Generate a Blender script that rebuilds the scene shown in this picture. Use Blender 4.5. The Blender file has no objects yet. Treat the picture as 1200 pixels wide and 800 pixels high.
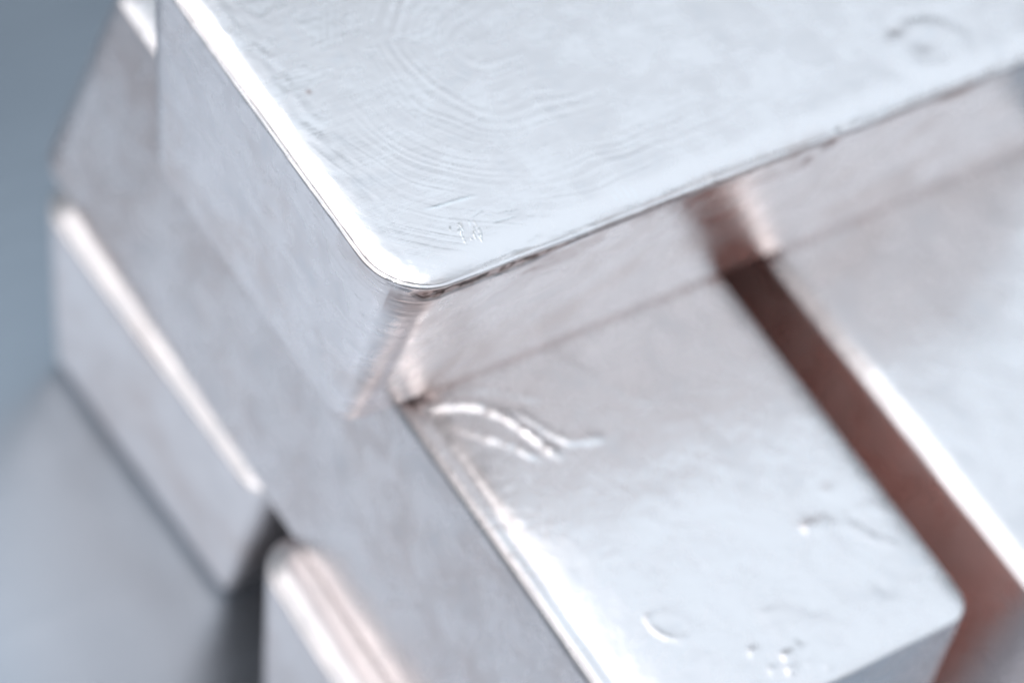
import bpy, math
import numpy as np
from mathutils import Matrix, Vector

# ------------------------------------------------------------------ camera, world, lamps, exposure
S = 0.12                                   # width of one ingot in metres
OX, OY = -1.0, 2.8                         # where the stack's middle lies, in ingot widths
scene = bpy.context.scene
cam_data = bpy.data.cameras.new('camera')
cam = bpy.data.objects.new('camera', cam_data)
scene.collection.objects.link(cam)
scene.camera = cam
_r = Vector((0.79446553, -0.54841168, 0.26090064))
_u = Vector((0.31897591, 0.74238164, 0.58917219))
_f = Vector((0.51679676, 0.38485597, -0.76472674))
_c = Vector(((-5.17863531 - OX) * S, (0.04102991 - OY) * S, 6.60042154 * S))
cam.matrix_world = Matrix(((_r.x, _u.x, -_f.x, _c.x), (_r.y, _u.y, -_f.y, _c.y), (_r.z, _u.z, -_f.z, _c.z), (0, 0, 0, 1)))
cam_data.sensor_width = 36.0
cam_data.lens = 3830.98 / 1200 * 36
cam_data.clip_start, cam_data.clip_end = 0.01, 60
cam_data.dof.use_dof = True
cam_data.dof.focus_distance = 6.178 * S
cam_data.dof.aperture_fstop = 5.3

world = bpy.data.worlds.new('World')
scene.world = world
world.use_nodes = True
bg = world.node_tree.nodes['Background']
bg.inputs['Color'].default_value = (0.74, 0.87, 1.0, 1)
bg.inputs['Strength'].default_value = 0.30


def lamp(name, loc, target, sx, sy, radiance, col):
    d = bpy.data.lights.new(name, 'AREA')
    d.shape = 'RECTANGLE'
    d.size, d.size_y = sx, sy
    d.energy = radiance * math.pi * sx * sy
    d.color = col
    o = bpy.data.objects.new(name, d)
    scene.collection.objects.link(o)
    o.location = loc
    o.rotation_euler = (Vector(target) - Vector(loc)).to_track_quat('-Z', 'Y').to_euler()
    return o


lamp('ceiling_softbox', (0.76, 0.04, 1.25), (0.76, 0.08, 0.1), 1.75, 1.60, 0.85, (0.75, 0.88, 1.0))
lamp('added_glint_lamp', (-1.0, -0.42, 0.95), (0, 0, 0.15), 0.13, 0.13, 26.0, (0.94, 0.97, 1.0))  # unseen small lamp, added for glints on the splash ridges
lamp('added_side_fill', (0.75, -1.25, 0.85), (0, 0, 0.15), 1.0, 0.8, 0.85, (0.80, 0.90, 1.0))  # unseen fill lamp, added to lift the middle ingot beside the top one
lamp('ceiling_panel', (-0.88, 0.29, 1.32), (-0.77, 0.28, 0.1), 1.96, 1.88, 1.42, (0.955, 0.96, 0.985))

scene.view_settings.view_transform = 'Standard'
scene.view_settings.look = 'None'
scene.view_settings.exposure = 0.0
scene.view_settings.gamma = 1.0
scene.render.engine = 'CYCLES'
scene.cycles.use_denoising = True
scene.cycles.adaptive_threshold = 0.025
scene.cycles.max_bounces = 24
scene.cycles.glossy_bounces = 24
scene.cycles.diffuse_bounces = 4


# ------------------------------------------------------------------ noise
def perlin(p, freq, seed):
    rng = np.random.default_rng(seed)
    perm = rng.permutation(256)
    perm = np.concatenate([perm, perm, perm])
    g = rng.normal(size=(256, 3))
    g /= np.linalg.norm(g, axis=1)[:, None]
    q = p * freq + 100.37
    i = np.floor(q).astype(int)
    f = q - i
    w = f * f * f * (f * (f * 6 - 15) + 10)
    out = 0
    for dx in (0, 1):
        for dy in (0, 1):
            for dz in (0, 1):
                h = perm[perm[perm[(i[:, 0] + dx) & 255] + ((i[:, 1] + dy) & 255)] + ((i[:, 2] + dz) & 255)]
                dot = g[h, 0] * (f[:, 0] - dx) + g[h, 1] * (f[:, 1] - dy) + g[h, 2] * (f[:, 2] - dz)
                wt = (w[:, 0] if dx else 1 - w[:, 0]) * (w[:, 1] if dy else 1 - w[:, 1]) * (w[:, 2] if dz else 1 - w[:, 2])
                out = out + dot * wt
    return out


def smooth(e0, e1, x):
    t = np.clip((x - e0) / (e1 - e0), 0, 1)
    return t * t * (3 - 2 * t)


def seg_dist(P, a, b):
    a, b = np.array(a, float), np.array(b, float)
    d = b - a
    t = np.clip(((P - a) @ d) / (d @ d), 0, 1)
    return np.linalg.norm(P - (a + t[:, None] * d), axis=1), t


# ------------------------------------------------------------------ materials
class NT:
    def __init__(self, mat):
        self.t = mat.node_tree
        self.n = self.t.nodes
        self.l = self.t.links

    def put(self, inp, v):
        if isinstance(v, bpy.types.NodeSocket):
            self.l.new(v, inp)
        else:
            inp.default_value = v

    def math(self, op, a, b=0.0, c=None, clamp=False):
        n = self.n.new('ShaderNodeMath')
        n.operation = op
        n.use_clamp = clamp
        self.put(n.inputs[0], a)
        self.put(n.inputs[1], b)
        if c is not None:
            self.put(n.inputs[2], c)
        return n.outputs[0]

    def noise(self, vec, scale, detail=3.0, rough=0.5, dist=0.0):
        n = self.n.new('ShaderNodeTexNoise')
        self.put(n.inputs['Vector'], vec)
        n.inputs['Scale'].default_value = scale
        n.inputs['Detail'].default_value = detail
        n.inputs['Roughness'].default_value = rough
        n.inputs['Distortion'].default_value = dist
        return n.outputs['Fac']

    def ramp(self, v, lo, hi, a=0.0, b=1.0):
        n = self.n.new('ShaderNodeMapRange')
        n.interpolation_type = 'SMOOTHSTEP'
        self.put(n.inputs['Value'], v)
        for k, x in zip(('From Min', 'From Max', 'To Min', 'To Max'), (lo, hi, a, b)):
            n.inputs[k].default_value = x
        return n.outputs['Result']

    def mix(self, fac, a, b):
        n = self.n.new('ShaderNodeMix')
        n.data_type = 'RGBA'
        self.put(n.inputs[0], fac)
        self.put(n.inputs[6], a)
        self.put(n.inputs[7], b)
        return n.outputs[2]

    def mapping(self, vec, scale, rot=(0, 0, 0)):
        n = self.n.new('ShaderNodeMapping')
        self.put(n.inputs['Vector'], vec)
        n.inputs['Scale'].default_value = scale
        n.inputs['Rotation'].default_value = rot
        return n.outputs['Vector']

    def bump(self, h, dist, normal=None, strength=1.0):
        n = self.n.new('ShaderNodeBump')
        n.inputs['Strength'].default_value = strength
        n.inputs['Distance'].default_value = dist
        self.put(n.inputs['Height'], h)
        if normal is not None:
            self.l.new(normal, n.inputs['Normal'])
        return n.outputs['Normal']


def silver(name, seed, rings=None, scratches=(), rough=0.3, grain=1.0):
    m = bpy.data.materials.new(name)
    m.use_nodes = True
    k = NT(m)
    p = k.n['Principled BSDF']
    tc = k.n.new('ShaderNodeTexCoord').outputs['Object']
    off = k.n.new('ShaderNodeVectorMath')
    off.inputs[1].default_value = (seed * 1.7, seed * 0.9, seed * 2.3)
    k.l.new(tc, off.inputs[0])
    ob = off.outputs[0]
    st = k.n.new('ShaderNodeAttribute')
    st.attribute_name = 'stain'
    tp = k.n.new('ShaderNodeAttribute')
    tp.attribute_name = 'topface'
    n1 = k.noise(ob, 26, 3, 0.55, 0.6)
    n2 = k.noise(ob, 95, 3, 0.6, 0.4)
    n3 = k.noise(ob, 420, 1, 0.6)
    # base colour: pale silver, a faint uneven warm tarnish, brown where grime sits
    tarn = k.math('MULTIPLY', k.ramp(n1, 0.40, 0.68), k.ramp(n2, 0.35, 0.65, 0.35, 1.0))
    tarn = k.math('MULTIPLY', tarn, k.math('SUBTRACT', 1.0, k.math('MULTIPLY', tp.outputs['Fac'], 0.9)))
    col = k.mix(tarn, (0.935, 0.87, 0.855, 1), (0.82, 0.72, 0.685, 1))
    col = k.mix(k.ramp(n2, 0.55, 0.75, 0.0, 0.35), col, (0.84, 0.83, 0.85, 1))
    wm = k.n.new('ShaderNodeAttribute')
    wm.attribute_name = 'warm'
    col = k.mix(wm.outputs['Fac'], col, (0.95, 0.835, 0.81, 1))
    stn = k.math('MULTIPLY', st.outputs['Fac'], k.ramp(n3, 0.3, 0.6, 0.6, 1.0))
    col = k.mix(stn, col, (0.34, 0.18, 0.14, 1))
    col = k.mix(k.ramp(stn, 0.62, 0.95), col, (0.07, 0.045, 0.038, 1))
    k.l.new(col, p.inputs['Base Color'])
    p.inputs['Metallic'].default_value = 1.0
    rr = k.math('ADD', k.ramp(n2, 0.3, 0.7, rough - 0.06, rough + 0.08), k.math('MULTIPLY', st.outputs['Fac'], 0.2), clamp=True)
    k.l.new(rr, p.inputs['Roughness'])
    # relief: fine cast skin, faint directional rubbing, closely spaced grain
    skin = k.noise(ob, 330, 3, 0.6)
    nrm = k.bump(skin, 0.00022 * grain, None, 0.55)
    rub = k.noise(k.mapping(ob, (90, 1500, 1500), (0, 0, 0.35 + seed)), 1.0, 2)
    nrm = k.bump(rub, 0.00010, nrm, 0.30)
    fine = k.noise(ob, 1900, 2, 0.6)
    nrm = k.bump(fine, 0.00006 * grain, nrm, 0.5)
    if rings:
        cx, cy = rings
        sp = k.n.new('ShaderNodeSeparateXYZ')
        k.l.new(tc, sp.inputs[0])
        wob = k.math('MULTIPLY', k.math('SUBTRACT', k.noise(ob, 22, 2), 0.5), 0.016)
        qx = k.math('MAXIMUM', k.math('SUBTRACT', cx, sp.outputs[0]), 0.0)
        qy = k.math('SUBTRACT', sp.outputs[1], cy)
        dd = k.math('ADD', k.math('SQRT', k.math('ADD', k.math('MULTIPLY', qx, qx), k.math('MULTIPLY', qy, qy))), wob)
        w = k.n.new('ShaderNodeTexNoise')
        w.noise_dimensions = '1D'
        w.inputs['Scale'].default_value = 620
        w.inputs['Detail'].default_value = 2.5
        k.l.new(dd, w.inputs['W'])
        mask = k.math('MULTIPLY', k.ramp(k.noise(ob, 17, 2), 0.40, 0.60), tp.outputs['Fac'])
        mask = k.math('MULTIPLY', mask, k.ramp(sp.outputs[0], cx + 0.01, cx + 0.09, 1.0, 0.25))
        nrm = k.bump(k.math('MULTIPLY', w.outputs['Fac'], mask), 0.00020, nrm, 0.5)
        brush = k.noise(k.mapping(ob, (60, 60, 1000)), 1.0, 2)
        brush = k.math('MULTIPLY', brush, k.math('SUBTRACT', 1.0, tp.outputs['Fac']))
        nrm = k.bump(brush, 0.0006, nrm, 0.5)
    if scratches:
        sp = k.n.new('ShaderNodeSeparateXYZ')
        k.l.new(tc, sp.inputs[0])
        tot = None
        jit = k.math('MULTIPLY', k.math('SUBTRACT', k.noise(ob, 700, 2), 0.5), 0.0005)
        for (ax, ay, bx, by, wd, dep) in scratches:
            ln = math.hypot(bx - ax, by - ay)
            ux, uy = (bx - ax) / ln, (by - ay) / ln
            rx = k.math('SUBTRACT', sp.outputs[0], ax)
            ry = k.math('SUBTRACT', sp.outputs[1], ay)
            al = k.math('ADD', k.math('MULTIPLY', rx, ux), k.math('MULTIPLY', ry, uy))
            pe = k.math('ADD', k.math('SUBTRACT', k.math('MULTIPLY', rx, -uy), k.math('MULTIPLY', ry, -ux)), jit)
            pe = k.math('ABSOLUTE', pe)
            mid = k.math('ABSOLUTE', k.math('SUBTRACT', al, ln / 2))
            f1 = k.ramp(pe, 0.0, wd, 1.0, 0.0)
            f2 = k.ramp(mid, ln * 0.25, ln * 0.5, dep, 0.0)
            f = k.math('MULTIPLY', f1, f2)
            tot = f if tot is None else k.math('ADD', tot, f)
        tot = k.math('MULTIPLY', tot, tp.outputs['Fac'])
        nrm = k.bump(tot, 0.00006, nrm, 1.0)
        fr = k.math('MULTIPLY', k.math('ABSOLUTE', tot), 1.1, clamp=True)
        fr = k.math('MULTIPLY', fr, k.ramp(n3, 0.35, 0.6, 0.45, 1.0))
        k.l.new(k.mix(fr, col, (1.0, 0.99, 0.98, 1)), p.inputs['Base Color'])
    k.l.new(nrm, p.inputs['Normal'])
    return m


def table_material():
    m = bpy.data.materials.new('blue_grey_steel')
    m.use_nodes = True
    k = NT(m)
    p = k.n['Principled BSDF']
    tc = k.n.new('ShaderNodeTexCoord').outputs['Object']
    n1 = k.noise(tc, 7, 4, 0.55, 0.3)
    n2 = k.noise(k.mapping(tc, (6, 260, 1), (0, 0, 0.5)), 1.0, 3)
    col = k.mix(k.ramp(n1, 0.35, 0.65), (0.445, 0.495, 0.555, 1), (0.48, 0.53, 0.59, 1))
    k.l.new(col, p.inputs['Base Color'])
    p.inputs['Metallic'].default_value = 0.9
    k.l.new(k.ramp(n2, 0.3, 0.7, 0.29, 0.34), p.inputs['Roughness'])
    k.l.new(k.bump(n2, 0.0001, None, 0.3), p.inputs['Normal'])
    return m


# ------------------------------------------------------------------ the table
def make_table():
    s, th = 1.5, 0.03
    b = 0.004
    rows = [(s - b, -th), (s, -th + b), (s, -b), (s - b * 0.3, -b * 0.3), (s - b, 0)]
    vs, fs = [], []
    for e, z in rows:
        vs += [(-e, -e, z), (e, -e, z), (e, e, z), (-e, e, z)]
    for i in range(len(rows) - 1):
        for j in range(4):
            fs.append((i * 4 + j, i * 4 + (j + 1) % 4, i * 4 + 4 + (j + 1) % 4, i * 4 + 4 + j))
    fs += [(3, 2, 1, 0), tuple(range(len(vs) - 4, len(vs)))]
    me = bpy.data.meshes.new('table_top')
    me.from_pydata(vs, [], fs)
    me.materials.append(table_material())
    o = bpy.data.objects.new('table_top', me)
    scene.collection.objects.link(o)
    o['kind'] = 'structure'
    o['label'] = 'smooth blue-grey steel table top under the stack of ingots'
    return o


make_table()


# ------------------------------------------------------------------ an ingot
def loop(hx, hy, r, K):
    """8K points round a rounded rectangle, four sides cut at the middle of each corner arc."""
    pts = []
    dirs = [((1, 0), (0, -1), hx, hy), ((0, 1), (1, 0), hy, hx), ((-1, 0), (0, 1), hx, hy), ((0, -1), (-1, 0), hy, hx)]
    nc = max(4, K // 8)                      # points on half a corner
    for (d, o, a, b) in dirs:
        side = []
        for i in range(nc):                  # half arc at the start of this side
            an = math.pi / 4 * (1 - i / nc)
            side.append((-(a - r) - r * math.sin(an), b - r + r * math.cos(an)))
        ns = 2 * K - 2 * nc
        for i in range(ns + 1):
            side.append((-(a - r) + 2 * (a - r) * i / ns, b))
        for i in range(1, nc):
            an = math.pi / 4 * i / nc
            side.append(((a - r) + r * math.sin(an), b - r + r * math.cos(an)))
        for s, t in side:
            pts.append((d[0] * s + o[0] * t, d[1] * s + o[1] * t))
    return np.array(pts)                     # counter-clockwise from above


def grid_cap(K):
    """index of ring vertices so that concentric loops of 8K,8(K-1)... points make a quad grid"""
    n = 2 * K + 1
    per = []
    for i in range(2 * K):
        per.append((i, 0))
    for i in range(2 * K):
        per.append((2 * K, i))
    for i in range(2 * K):
        per.append((2 * K - i, 2 * K))
    for i in range(2 * K):
        per.append((0, 2 * K - i))
    return n, per


def build_ingot(name, sx, sy, h, taper, flipped, K, profile, rv, material, displace):
    """sx, sy: size at the wide end; profile: list of (inset, z, isTop) rows from the bottom edge to the inner rim."""
    hx, hy = sx / 2, sy / 2
    rings, zs = [], []
    for q, z in profile:
        rr = max(rv - 0.7 * q, 0.002)
        rings.append(loop(hx - q, hy - q, rr, K))
        zs.append(z)
    N = 8 * K
    V = [np.column_stack([rings[i], np.full(N, zs[i])]) for i in range(len(rings))]
    faces = []
    for i in range(len(rings) - 1):
        a = np.arange(N) + i * N
        b = np.roll(np.arange(N), -1) + i * N
        faces.append(np.column_stack([a, b, b + N, a + N]))
    base = len(rings) * N

    def cap(ring_index, z, Kc, up):
        nonlocal base
        n, per = grid_cap(K)
        idx = -np.ones((n, n), int)
        P = np.zeros((n, n, 2))
        bl = rings[ring_index]
        for j, (x, y) in enumerate(per):
            idx[x, y] = ring_index * N + j
            P[x, y] = bl[j]
        # transfinite fill of the inside
        s = np.linspace(0, 1, n)
        U, W = np.meshgrid(s, s, indexing='ij')
        L_, R_, B_, T_ = P[0], P[-1], P[:, 0], P[:, -1]
        Q = ((1 - U)[..., None] * L_[None, :, :] + U[..., None] * R_[None, :, :]
             + (1 - W)[..., None] * B_[:, None, :] + W[..., None] * T_[:, None, :]
             - ((1 - U) * (1 - W))[..., None] * P[0, 0] - (U * (1 - W))[..., None] * P[-1, 0]
             - ((1 - U) * W)[..., None] * P[0, -1] - (U * W)[..., None] * P[-1, -1])
        inner = idx < 0
        cnt = int(inner.sum())
        idx[inner] = base + np.arange(cnt)
        V.append(np.column_stack([Q[inner], np.full(cnt, z)]))
        base += cnt
        f = np.stack([idx[:-1, :-1], idx[1:, :-1], idx[1:, 1:], idx[:-1, 1:]], -1).reshape(-1, 4)
        faces.append(f if up else f[:, ::-1])

    cap(len(rings) - 1, zs[-1], K, True)
    # plain bottom: one face
    V = np.concatenate(V)
    quads = np.concatenate(faces)
    me = bpy.data.meshes.new(name)
    nv, nq = len(V), len(quads)
    me.vertices.add(nv)
    me.loops.add(nq * 4 + N)
    me.polygons.add(nq + 1)
    li = np.concatenate([quads.ravel(), np.arange(N)[::-1]])
    me.loops.foreach_set('vertex_index', li)
    me.polygons.foreach_set('loop_start', np.concatenate([np.arange(nq) * 4, [nq * 4]]))
    me.vertices.foreach_set('co', V.ravel())
    me.update(calc_edges=True)
    nor = np.empty(nv * 3)
    me.vertices.foreach_get('normal', nor)
    nor = nor.reshape(-1, 3)
    row = np.full(nv, len(rings))
    row[:len(rings) * N] = np.repeat(np.arange(len(rings)), N)
    corner = V + np.array([hx, hy, 0.0])
    offs, stain, top, *rest = displace(corner * 1000, nor, row, h * 1000)
    # never push below the base plane
    fade = smooth(0.0, 4.0, V[:, 2] * 1000)
    V2 = V + nor * (offs * fade / 1000)[:, None]
    me.vertices.foreach_set('co', V2.ravel())
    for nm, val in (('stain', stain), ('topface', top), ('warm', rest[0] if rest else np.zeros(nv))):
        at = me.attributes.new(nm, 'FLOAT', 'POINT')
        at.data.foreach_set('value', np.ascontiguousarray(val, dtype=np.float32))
    me.polygons.foreach_set('use_smooth', np.ones(nq + 1, bool))
    me.materials.append(material)
    me.update()
    me.validate()
    o = bpy.data.objects.new(name, me)
    scene.collection.objects.link(o)
    return o


def mm_profile(h, t, flipped, nside, edge, drop, fil, rb, extra=(), power=2.4):
    """side rows + top shoulder, all in mm -> metres. edge: shoulder width, drop: its fall, fil: crease radius, rb: bottom radius"""
    side = (lambda z: t * z / h) if flipped else (lambda z: t * (1 - z / h))
    rows = []
    for i in range(7):                        # bottom fillet
        a = math.pi / 2 * i / 6
        z = rb * (1 - math.cos(a))
        rows.append((side(z) + rb * (1 - math.sin(a)), z))
    zt = h - drop - fil
    zz = np.unique(np.concatenate([np.linspace(rb, zt, nside), np.array([z for z in extra if rb < z < zt])]))
    for z in zz[1:]:
        rows.append((side(z), z))
    s0 = side(zt)
    for a in (22, 45, 68, 90):
        a = math.radians(a)
        rows.append((s0 + fil * (1 - math.cos(a)), zt + fil * math.sin(a) * 0.9))
    q0, z0 = rows[-1]
    for i in range(1, 25):
        u = i / 24
        u = u ** 1.25
        rows.append((q0 + edge * u, z0 + (h - z0) * (1 - (1 - u) ** power)))
    return [(q / 1000, z / 1000) for q, z in rows]


def common(P, seed, amp=1.0):
    return amp * (0.035 * perlin(P, 1 / 2.2, seed + 3) + 0.55 * perlin(P, 1 / 38, seed) + 0.22 * perlin(P, 1 / 13, seed + 1) + 0.05 * perlin(P, 1 / 5, seed + 2))


W_MM = 120.0
H_MM = 0.6258 * 120
L_MM = 2.3119 * 120


def place(o, x, y, z, a, sx, sy):
    """x, y: the near corner of the wide rectangle in ingot widths; a: turn about it"""
    ca, sa = math.cos(a), math.sin(a)
    cx, cy = sx / 2, sy / 2
    o.location = ((x - OX) * S + ca * cx - sa * cy, (y - OY) * S + sa * cx + ca * cy, z)
    o.rotation_euler = (0, 0, a)


H = H_MM / 1000
GROUP = 'cast silver ingots in the stack'


# --- the top ingot -------------------------------------------------
def disp_top(P, n, row, h):
    x, y, z = P.T
    top = smooth(0.75, 0.95, n[:, 2])
    d = common(P, 11, 0.8) * (1 - 0.65 * top)
    d += 0.05 * perlin(P, 1 / 3.0, 17) * (1 - top)
    # front side: lip with an open seam under it, ragged, deepest by the corner
    front = smooth(0.6, 0.9, -n[:, 1]) * (1 - top)
    front = np.where((y < 14) & (z < h - 1.0), np.maximum(front, 0), 0)
    xx = np.column_stack([x, np.zeros_like(x), np.zeros_like(x)])
    wob = 0.5 * perlin(xx, 1 / 9, 21) + 0.3 * perlin(xx, 1 / 3, 22)
    wide = 3.6 * smooth(6, 12, x) * (1 - 0.68 * smooth(36, 62, x)) * (1 - 0.2 * smooth(95, 110, x)) + 0.25 * perlin(xx, 1 / 4, 23)
    zc = h - 3.7 - wide * 0.62 + 0.35 * wob - 0.2 * smooth(60, 90, x)
    g = np.exp(-((z - zc) / np.maximum(wide * 0.62, 0.12)) ** 4) * smooth(7, 11, x)
    live = (front > 0).astype(float)
    d -= 0.45 * g * live * smooth(0.1, 0.5, wide)
    zn = zc - wide * 0.62 + 0.5 * perlin(xx, 1 / 1.6, 24)
    g2 = np.exp(-((z - zn) / 0.35) ** 2) * smooth(7, 10, x) * smooth(48, 40, x)
    d -= 0.7 * g2 * live
    d += 0.3 * np.exp(-((z - h + 3.2) / 0.6) ** 2) * live * wob
    stain = np.maximum(0.9 * g * (1 + 0.5 * perlin(P, 1 / 2.0, 25)), g2) * live
    # pits and streaks on the front side
    for px, pz, sx_, sz_, dp in ((136, h - 7.0, 2.4, 2.2, 1.2), (131, h - 12, 1.5, 1.6, 0.8), (44, h - 14.0, 4.0, 0.9, 0.45), (108, h - 5.0, 1.0, 0.6, 0.5),
                                 (48.5, h - 11.0, 1.6, 0.4, 0.3), (178, h - 6.0, 9, 1.6, 0.4), (14, h - 6.2, 1.2, 0.6, 0.6)):
        e = np.exp(-(((x - px) / sx_) ** 2 + ((z - pz - 0.25 * (x - px) * 0.2) / sz_) ** 2)) * live
        d -= dp * e
        stain = np.maximum(stain, min(1, dp * 2.2) * e)
    cloud = smooth(0.0, 0.5, perlin(P * np.array([1, 1, 1.7]), 1 / 16, 31) + 0.4 * perlin(P, 1 / 5, 32) + 0.12)
    stain = np.maximum(stain, 0.34 * cloud * live * smooth(h - 34, h - 8, z))
    # brushing on the rounded corner
    cor = smooth(0.25, 0.6, -n[:, 0]) * smooth(0.25, 0.6, -n[:, 1]) * (1 - top)
    zz = np.column_stack([x * 0.06, y * 0.06, z])
    d += cor * 0.05 * (perlin(zz, 1 / 0.9, 41) + perlin(zz, 1 / 2.2, 42))
    # ring dent with two dark pits far along the top
    rr = np.hypot((x - 176) / 1.35, y - 13)
    d += top * (0.12 * np.exp(-((rr - 7) / 2.4) ** 2) - 0.10 * np.exp(-((rr - 11) / 2.0) ** 2))
    for px, py, r_ in ((175, 14.5, 2.2), (171, 21.5, 1.8)):
        e = np.exp(-(((x - px) / 1.2) ** 2 + (y - py) ** 2) / r_ ** 2) * top
        d -= 0.25 * e
        stain = np.maximum(stain, 0.12 * e)
    rim = smooth(h - 5.5, h - 2.5, z) * smooth(0.995, 0.9, n[:, 2])
    d += rim * (0.10 * perlin(P, 1 / 3.5, 55) - 0.22 * smooth(0.25, 0.5, perlin(P, 1 / 6.0, 56)))
    # casting wrinkles by the left rim
    wr = np.exp(-((x - 9) / 5) ** 2) * top
    d += 0.16 * wr * perlin(np.column_stack([x, y * 0.5, z]), 1 / 2.6, 51)
    # a speck on top, a tiny pit on the end
    e = np.exp(-((x - 14.5) ** 2 + (y - 60.8) ** 2) / 0.5) * top
    stain = np.maximum(stain, 0.6 * e)
    return d, stain, top


rng = np.random.default_rng(5)
SCR = [(19.3, 20.1, 37.0, 18.6, 0.8, 0.8), (33.5, 10.6, 42.0, 9.6, 0.35, -0.6), (30, 13.8, 35, 14.6, 0.3, -0.4), (38, 12.0, 43, 10.8, 0.3, 0.5)]
for i in range(15):
    a0, b0 = 24.0 + 8.5 * rng.random() ** 1.3, rng.uniform(9.0, 14.0)
    ln, an = rng.uniform(1.2, 4.2), math.radians(rng.normal(-104, 13))
    SCR.append((a0, b0, a0 + ln * math.cos(an), b0 + ln * math.sin(an), rng.uniform(0.16, 0.34), rng.uniform(0.6, 1.7)))
for i in range(4):
    a0 = 67 + i * 1.8
    SCR.append((a0, 7.5 + rng.uniform(-.6, .6), a0 + 0.5, 3.0 + rng.uniform(-.6, .6), 0.3, 0.5))
SCR_M = [((a - L_MM / 2) / 1000, (b - 59.75) / 1000, (c - L_MM / 2) / 1000, (e - 59.75) / 1000, w / 1000, dp) for a, b, c, e, w, dp in SCR]
WT = 0.99584 * 120
mat_top = silver('brushed_cast_silver', 3, rings=((62 - L_MM / 2) / 1000, (58 - WT / 2) / 1000), scratches=SCR_M, rough=0.27, grain=0.5)
prof = mm_profile(H_MM, 0.10634 * 120, False, 34, 8.5, 2.1, 0.7, 2.4, extra=np.arange(H_MM - 12, H_MM, 0.25), power=3.4)
top_ingot = build_ingot('silver_ingot', L_MM / 1000, WT / 1000, H, 0, False, 176, prof, 0.016, mat_top, disp_top)
place(top_ingot, -2.14349, 2.58571, 2 * H, 0.00134, L_MM / 1000, WT / 1000)
top_ingot['label'] = 'topmost silver ingot lying across the others, dark ragged seam under its rim'


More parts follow.
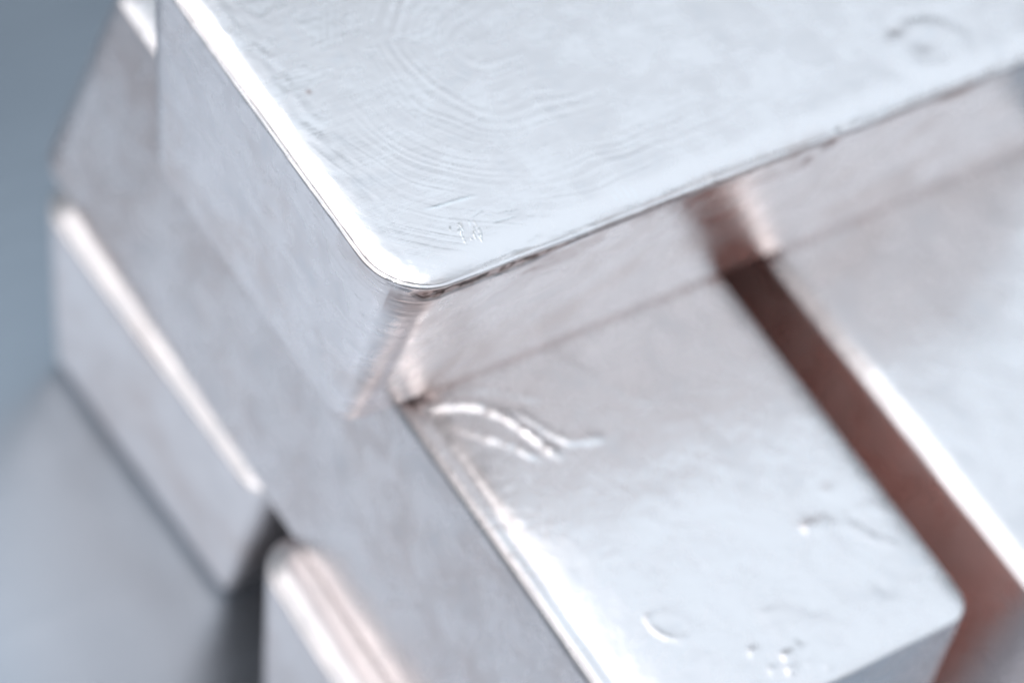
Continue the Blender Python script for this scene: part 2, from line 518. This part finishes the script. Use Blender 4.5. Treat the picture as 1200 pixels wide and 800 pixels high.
# --- the two middle ingots (narrow face up) ------------------------
def disp_mid(P, n, row, h):
    x, y, z = P.T
    top = smooth(0.75, 0.95, n[:, 2])
    d = common(P, 61, 0.75)
    Q = np.column_stack([x, y])
    stain = 0.13 * smooth(-0.3, 0.6, perlin(P, 1 / 30, 75) + 0.3 * perlin(P, 1 / 9, 76)) * (1 - top)
    # raised lip along the left rim, hollow beside it
    t = 0.06028 * 120
    q = x - t
    along = np.column_stack([np.zeros_like(y), y, np.zeros_like(y)])
    wv = 0.8 * perlin(along, 1 / 22, 71) + 0.35 * perlin(along, 1 / 6, 72)
    up = smooth(0.3, 0.7, n[:, 2]) * (x < 40)
    nearer = smooth(175, 130, y)
    sh = np.clip((q - 0.5) / 21, 0, 1)
    d -= up * nearer * 3.0 * (1 - sh) ** 2.0
    d += up * nearer * (0.65 * np.exp(-((q - 1.4 - 0.4 * wv) / 1.2) ** 2) - 0.7 * np.exp(-((q - 5.2 - 0.5 * wv) / 1.6) ** 2))
    d -= up * 0.9 * np.exp(-((q - 6) / 2.5) ** 2) * smooth(105, 122, y) * nearer
    # splash ridges
    lines = [([(15.5, 117.5), (20, 115), (24.7, 112.3), (29, 106.7), (32, 100.3), (34.5, 93)], 1.0, 0.75),
             ([(30, 108.5), (33.5, 105.4), (38.3, 96.5), (41.3, 92.9), (48.3, 91.3)], 0.9, 0.4),
             ([(16, 111.2), (19.2, 106.7), (27, 97.7), (29, 94)], 0.9, 0.35),
             ([(84, 46), (88, 44.5), (93.4, 43.2), (101.2, 32.7)], 1.4, 0.25),
             ([(22, 118), (30, 116), (40, 108)], 0.8, 0.25),
             ([(52, 118), (58, 108), (66, 96)], 1.2, 0.16),
             ([(27, 42.0), (29.5, 38.5), (32.6, 33.0), (34.3, 30.6)], 0.9, 0.50),
             ([(34.3, 30.6), (37.5, 31.5), (39.5, 33.5), (38.6, 38), (36.5, 43.5), (31.5, 45), (28, 42.0)], 0.9, 0.28)]
    br = 1 + 0.9 * perlin(P, 1 / 2.4, 81) + 0.7 * perlin(P, 1 / 1.3, 82)
    for pts, w, a in lines[:6]:
        best = np.full(len(x), 1e9)
        sg = np.zeros(len(x))
        for p0, p1 in zip(pts[:-1], pts[1:]):
            dd, _ = seg_dist(Q, p0, p1)
            dx_, dy_ = p1[0] - p0[0], p1[1] - p0[1]
            cr = -(dx_ * (y - p0[1]) - dy_ * (x - p0[0])) * (1 if dy_ > 0 else -1)
            sg = np.where(dd < best, np.sign(cr), sg)
            best = np.minimum(best, dd)
        w *= 0.75
        sd = best * sg                       # positive on the side away from the left rim
        e = np.where(sd < 0, np.exp(-(sd / w) ** 2), np.exp(-(sd / (w * 2.6)) ** 2))
        d += top * 1.25 * a * br * e
        stain = np.minimum(stain, np.where(e > 0.05, -top * e * min(1, a * 2), 9))
    e = ((Q - np.array([33.6, 37.5])) @ np.array([[0.7, 0.7], [0.7, -0.7]]).T)
    ro = np.hypot(e[:, 0] / 4.2, e[:, 1] / 6.5) + 0.12 * perlin(P, 1 / 4, 83)
    lf = smooth(5, -4, (x - 33.6) + 0.5 * (y - 37.5))
    d += top * (0.32 * lf + 0.12) * smooth(1.05 + 0.3 * (1 - lf), 0.90 - 0.3 * (1 - lf), ro) * (1 - 0.75 * smooth(0.95, 0.45, ro))
    # beads and small pits
    r2 = np.random.default_rng(9)
    beads = [(55.4, 17.7, 1.6, 0.7), (54.2, 14.3, 1.5, 0.7), (48, 22.5, 1.2, 0.5), (50, 16, 1.6, 0.4), (60, 13.5, 1.0, 0.4), (96.3, 52.7, 2.4, 0.45), (84, 46, 2.0, 0.5),
             (101, 44, 2.6, 0.3), (64, 11, 1.0, 0.4), (70, 26, 2.2, -0.45), (92, 24, 3.0, -0.4), (58, 30, 1.4, 0.3), (62, 20, 1.2, -0.4), (42, 14, 1.3, 0.4)]
    for _ in range(46):
        beads.append((r2.uniform(18, 108), r2.uniform(10, 130), r2.uniform(0.7, 1.9), r2.choice([-0.22, 0.16, 0.24])))
    for i, (bx, by, r_, a) in enumerate(beads):
        if i < 9 or i == 12:
            a, r_ = a * 1.9, r_ * 0.85
            eb = np.exp(-(((x - bx) ** 2 + (y - by) ** 2) / r_ ** 2))
            stain = np.minimum(stain, np.where(eb > 0.1, -top * eb, 9))
        elif i > 13:
            a *= 0.6
        rx = np.where(x < bx, r_ * 0.8, r_ * 3.0)
        d += top * 0.5 * a * np.exp(-((x - bx) / rx) ** 2 - ((y - by) / r_) ** 2)
    d += top * (0.10 * perlin(P, 1 / 4.2, 91) + 0.35 * perlin(P, 1 / 17, 92))
    # warm tint put into the side facing the gap, so bounced light browns
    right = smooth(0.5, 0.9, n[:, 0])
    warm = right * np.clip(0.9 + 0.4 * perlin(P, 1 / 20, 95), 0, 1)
    # brown flow mark near the far end of the left side
    left = smooth(0.5, 0.9, -n[:, 0])
    zz = h - 20 + 10 * np.sin((y - 200) / 22)
    stain = np.maximum(stain, 0.22 * left * np.exp(-((z - zz) / 4) ** 2) * smooth(215, 240, y))
    stain = np.maximum(stain, 0.2 * left * smooth(258, 275, y) * smooth(30, 5, z))
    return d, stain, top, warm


def disp_mid_right(P, n, row, h):
    x, y, z = P.T
    top = smooth(0.75, 0.95, n[:, 2])
    d = common(P, 131, 0.9) + top * (0.08 * perlin(P, 1 / 5, 137) + 0.4 * perlin(P, 1 / 24, 138))
    stain = 0.10 * smooth(0.1, 0.6, perlin(P, 1 / 26, 141)) * (1 - top)
    warm = smooth(0.5, 0.9, -n[:, 0]) * np.clip(0.9 + 0.4 * perlin(P, 1 / 20, 143), 0, 1)  # same tint in the colour, browning the bounced light in the gap
    return d, stain, top, warm


tC = 0.06028 * 120
WC = 0.99298 * 120
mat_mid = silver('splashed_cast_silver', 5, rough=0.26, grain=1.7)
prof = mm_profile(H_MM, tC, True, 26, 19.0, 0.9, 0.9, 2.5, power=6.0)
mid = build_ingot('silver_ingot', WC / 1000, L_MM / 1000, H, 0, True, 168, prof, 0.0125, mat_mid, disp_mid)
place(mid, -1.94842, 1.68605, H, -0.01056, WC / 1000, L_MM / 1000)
mid['label'] = 'silver ingot in the middle layer with splash ridges and beads on its top face'

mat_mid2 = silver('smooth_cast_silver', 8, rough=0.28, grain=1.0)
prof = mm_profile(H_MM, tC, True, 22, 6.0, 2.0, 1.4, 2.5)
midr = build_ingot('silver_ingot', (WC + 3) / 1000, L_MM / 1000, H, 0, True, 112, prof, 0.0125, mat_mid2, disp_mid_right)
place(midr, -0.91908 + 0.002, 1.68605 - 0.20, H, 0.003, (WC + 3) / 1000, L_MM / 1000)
midr['label'] = 'smooth silver ingot in the middle layer, across the dark brown gap from the splashed one'


# --- the two bottom ingots -----------------------------------------
def disp_low(seed):
    def f(P, n, row, h):
        top = smooth(0.75, 0.95, n[:, 2])
        d = common(P, seed, 0.9)
        stain = 0.08 * smooth(0.1, 0.6, perlin(P, 1 / 26, seed + 7)) * (1 - top)
        return d, stain, top
    return f


tA = 0.1106 * 120
mat_low = silver('plain_cast_silver', 11, rough=0.36)
for x, y, a, seed, lab in ((-1.94487, 2.89572, 0.03793, 201, 'bottom-layer silver ingot whose whole end face shows above the table'),
                           (-2.06913, 1.82009, -0.03632, 231, 'bottom-layer silver ingot jutting out furthest under the splashed ingot')):
    prof = mm_profile(H_MM, tA, False, 22, 7.0, 2.8, 0.9, 4.0)
    o = build_ingot('silver_ingot', L_MM / 1000, W_MM / 1000, H, 0, False, 72, prof, 0.0125, mat_low, disp_low(seed))
    place(o, x, y, 0.0003, a, L_MM / 1000, W_MM / 1000)
    o['label'] = lab

for o in scene.objects:
    if o.name.startswith('silver_ingot'):
        o['category'] = 'silver ingot'
        o['group'] = GROUP
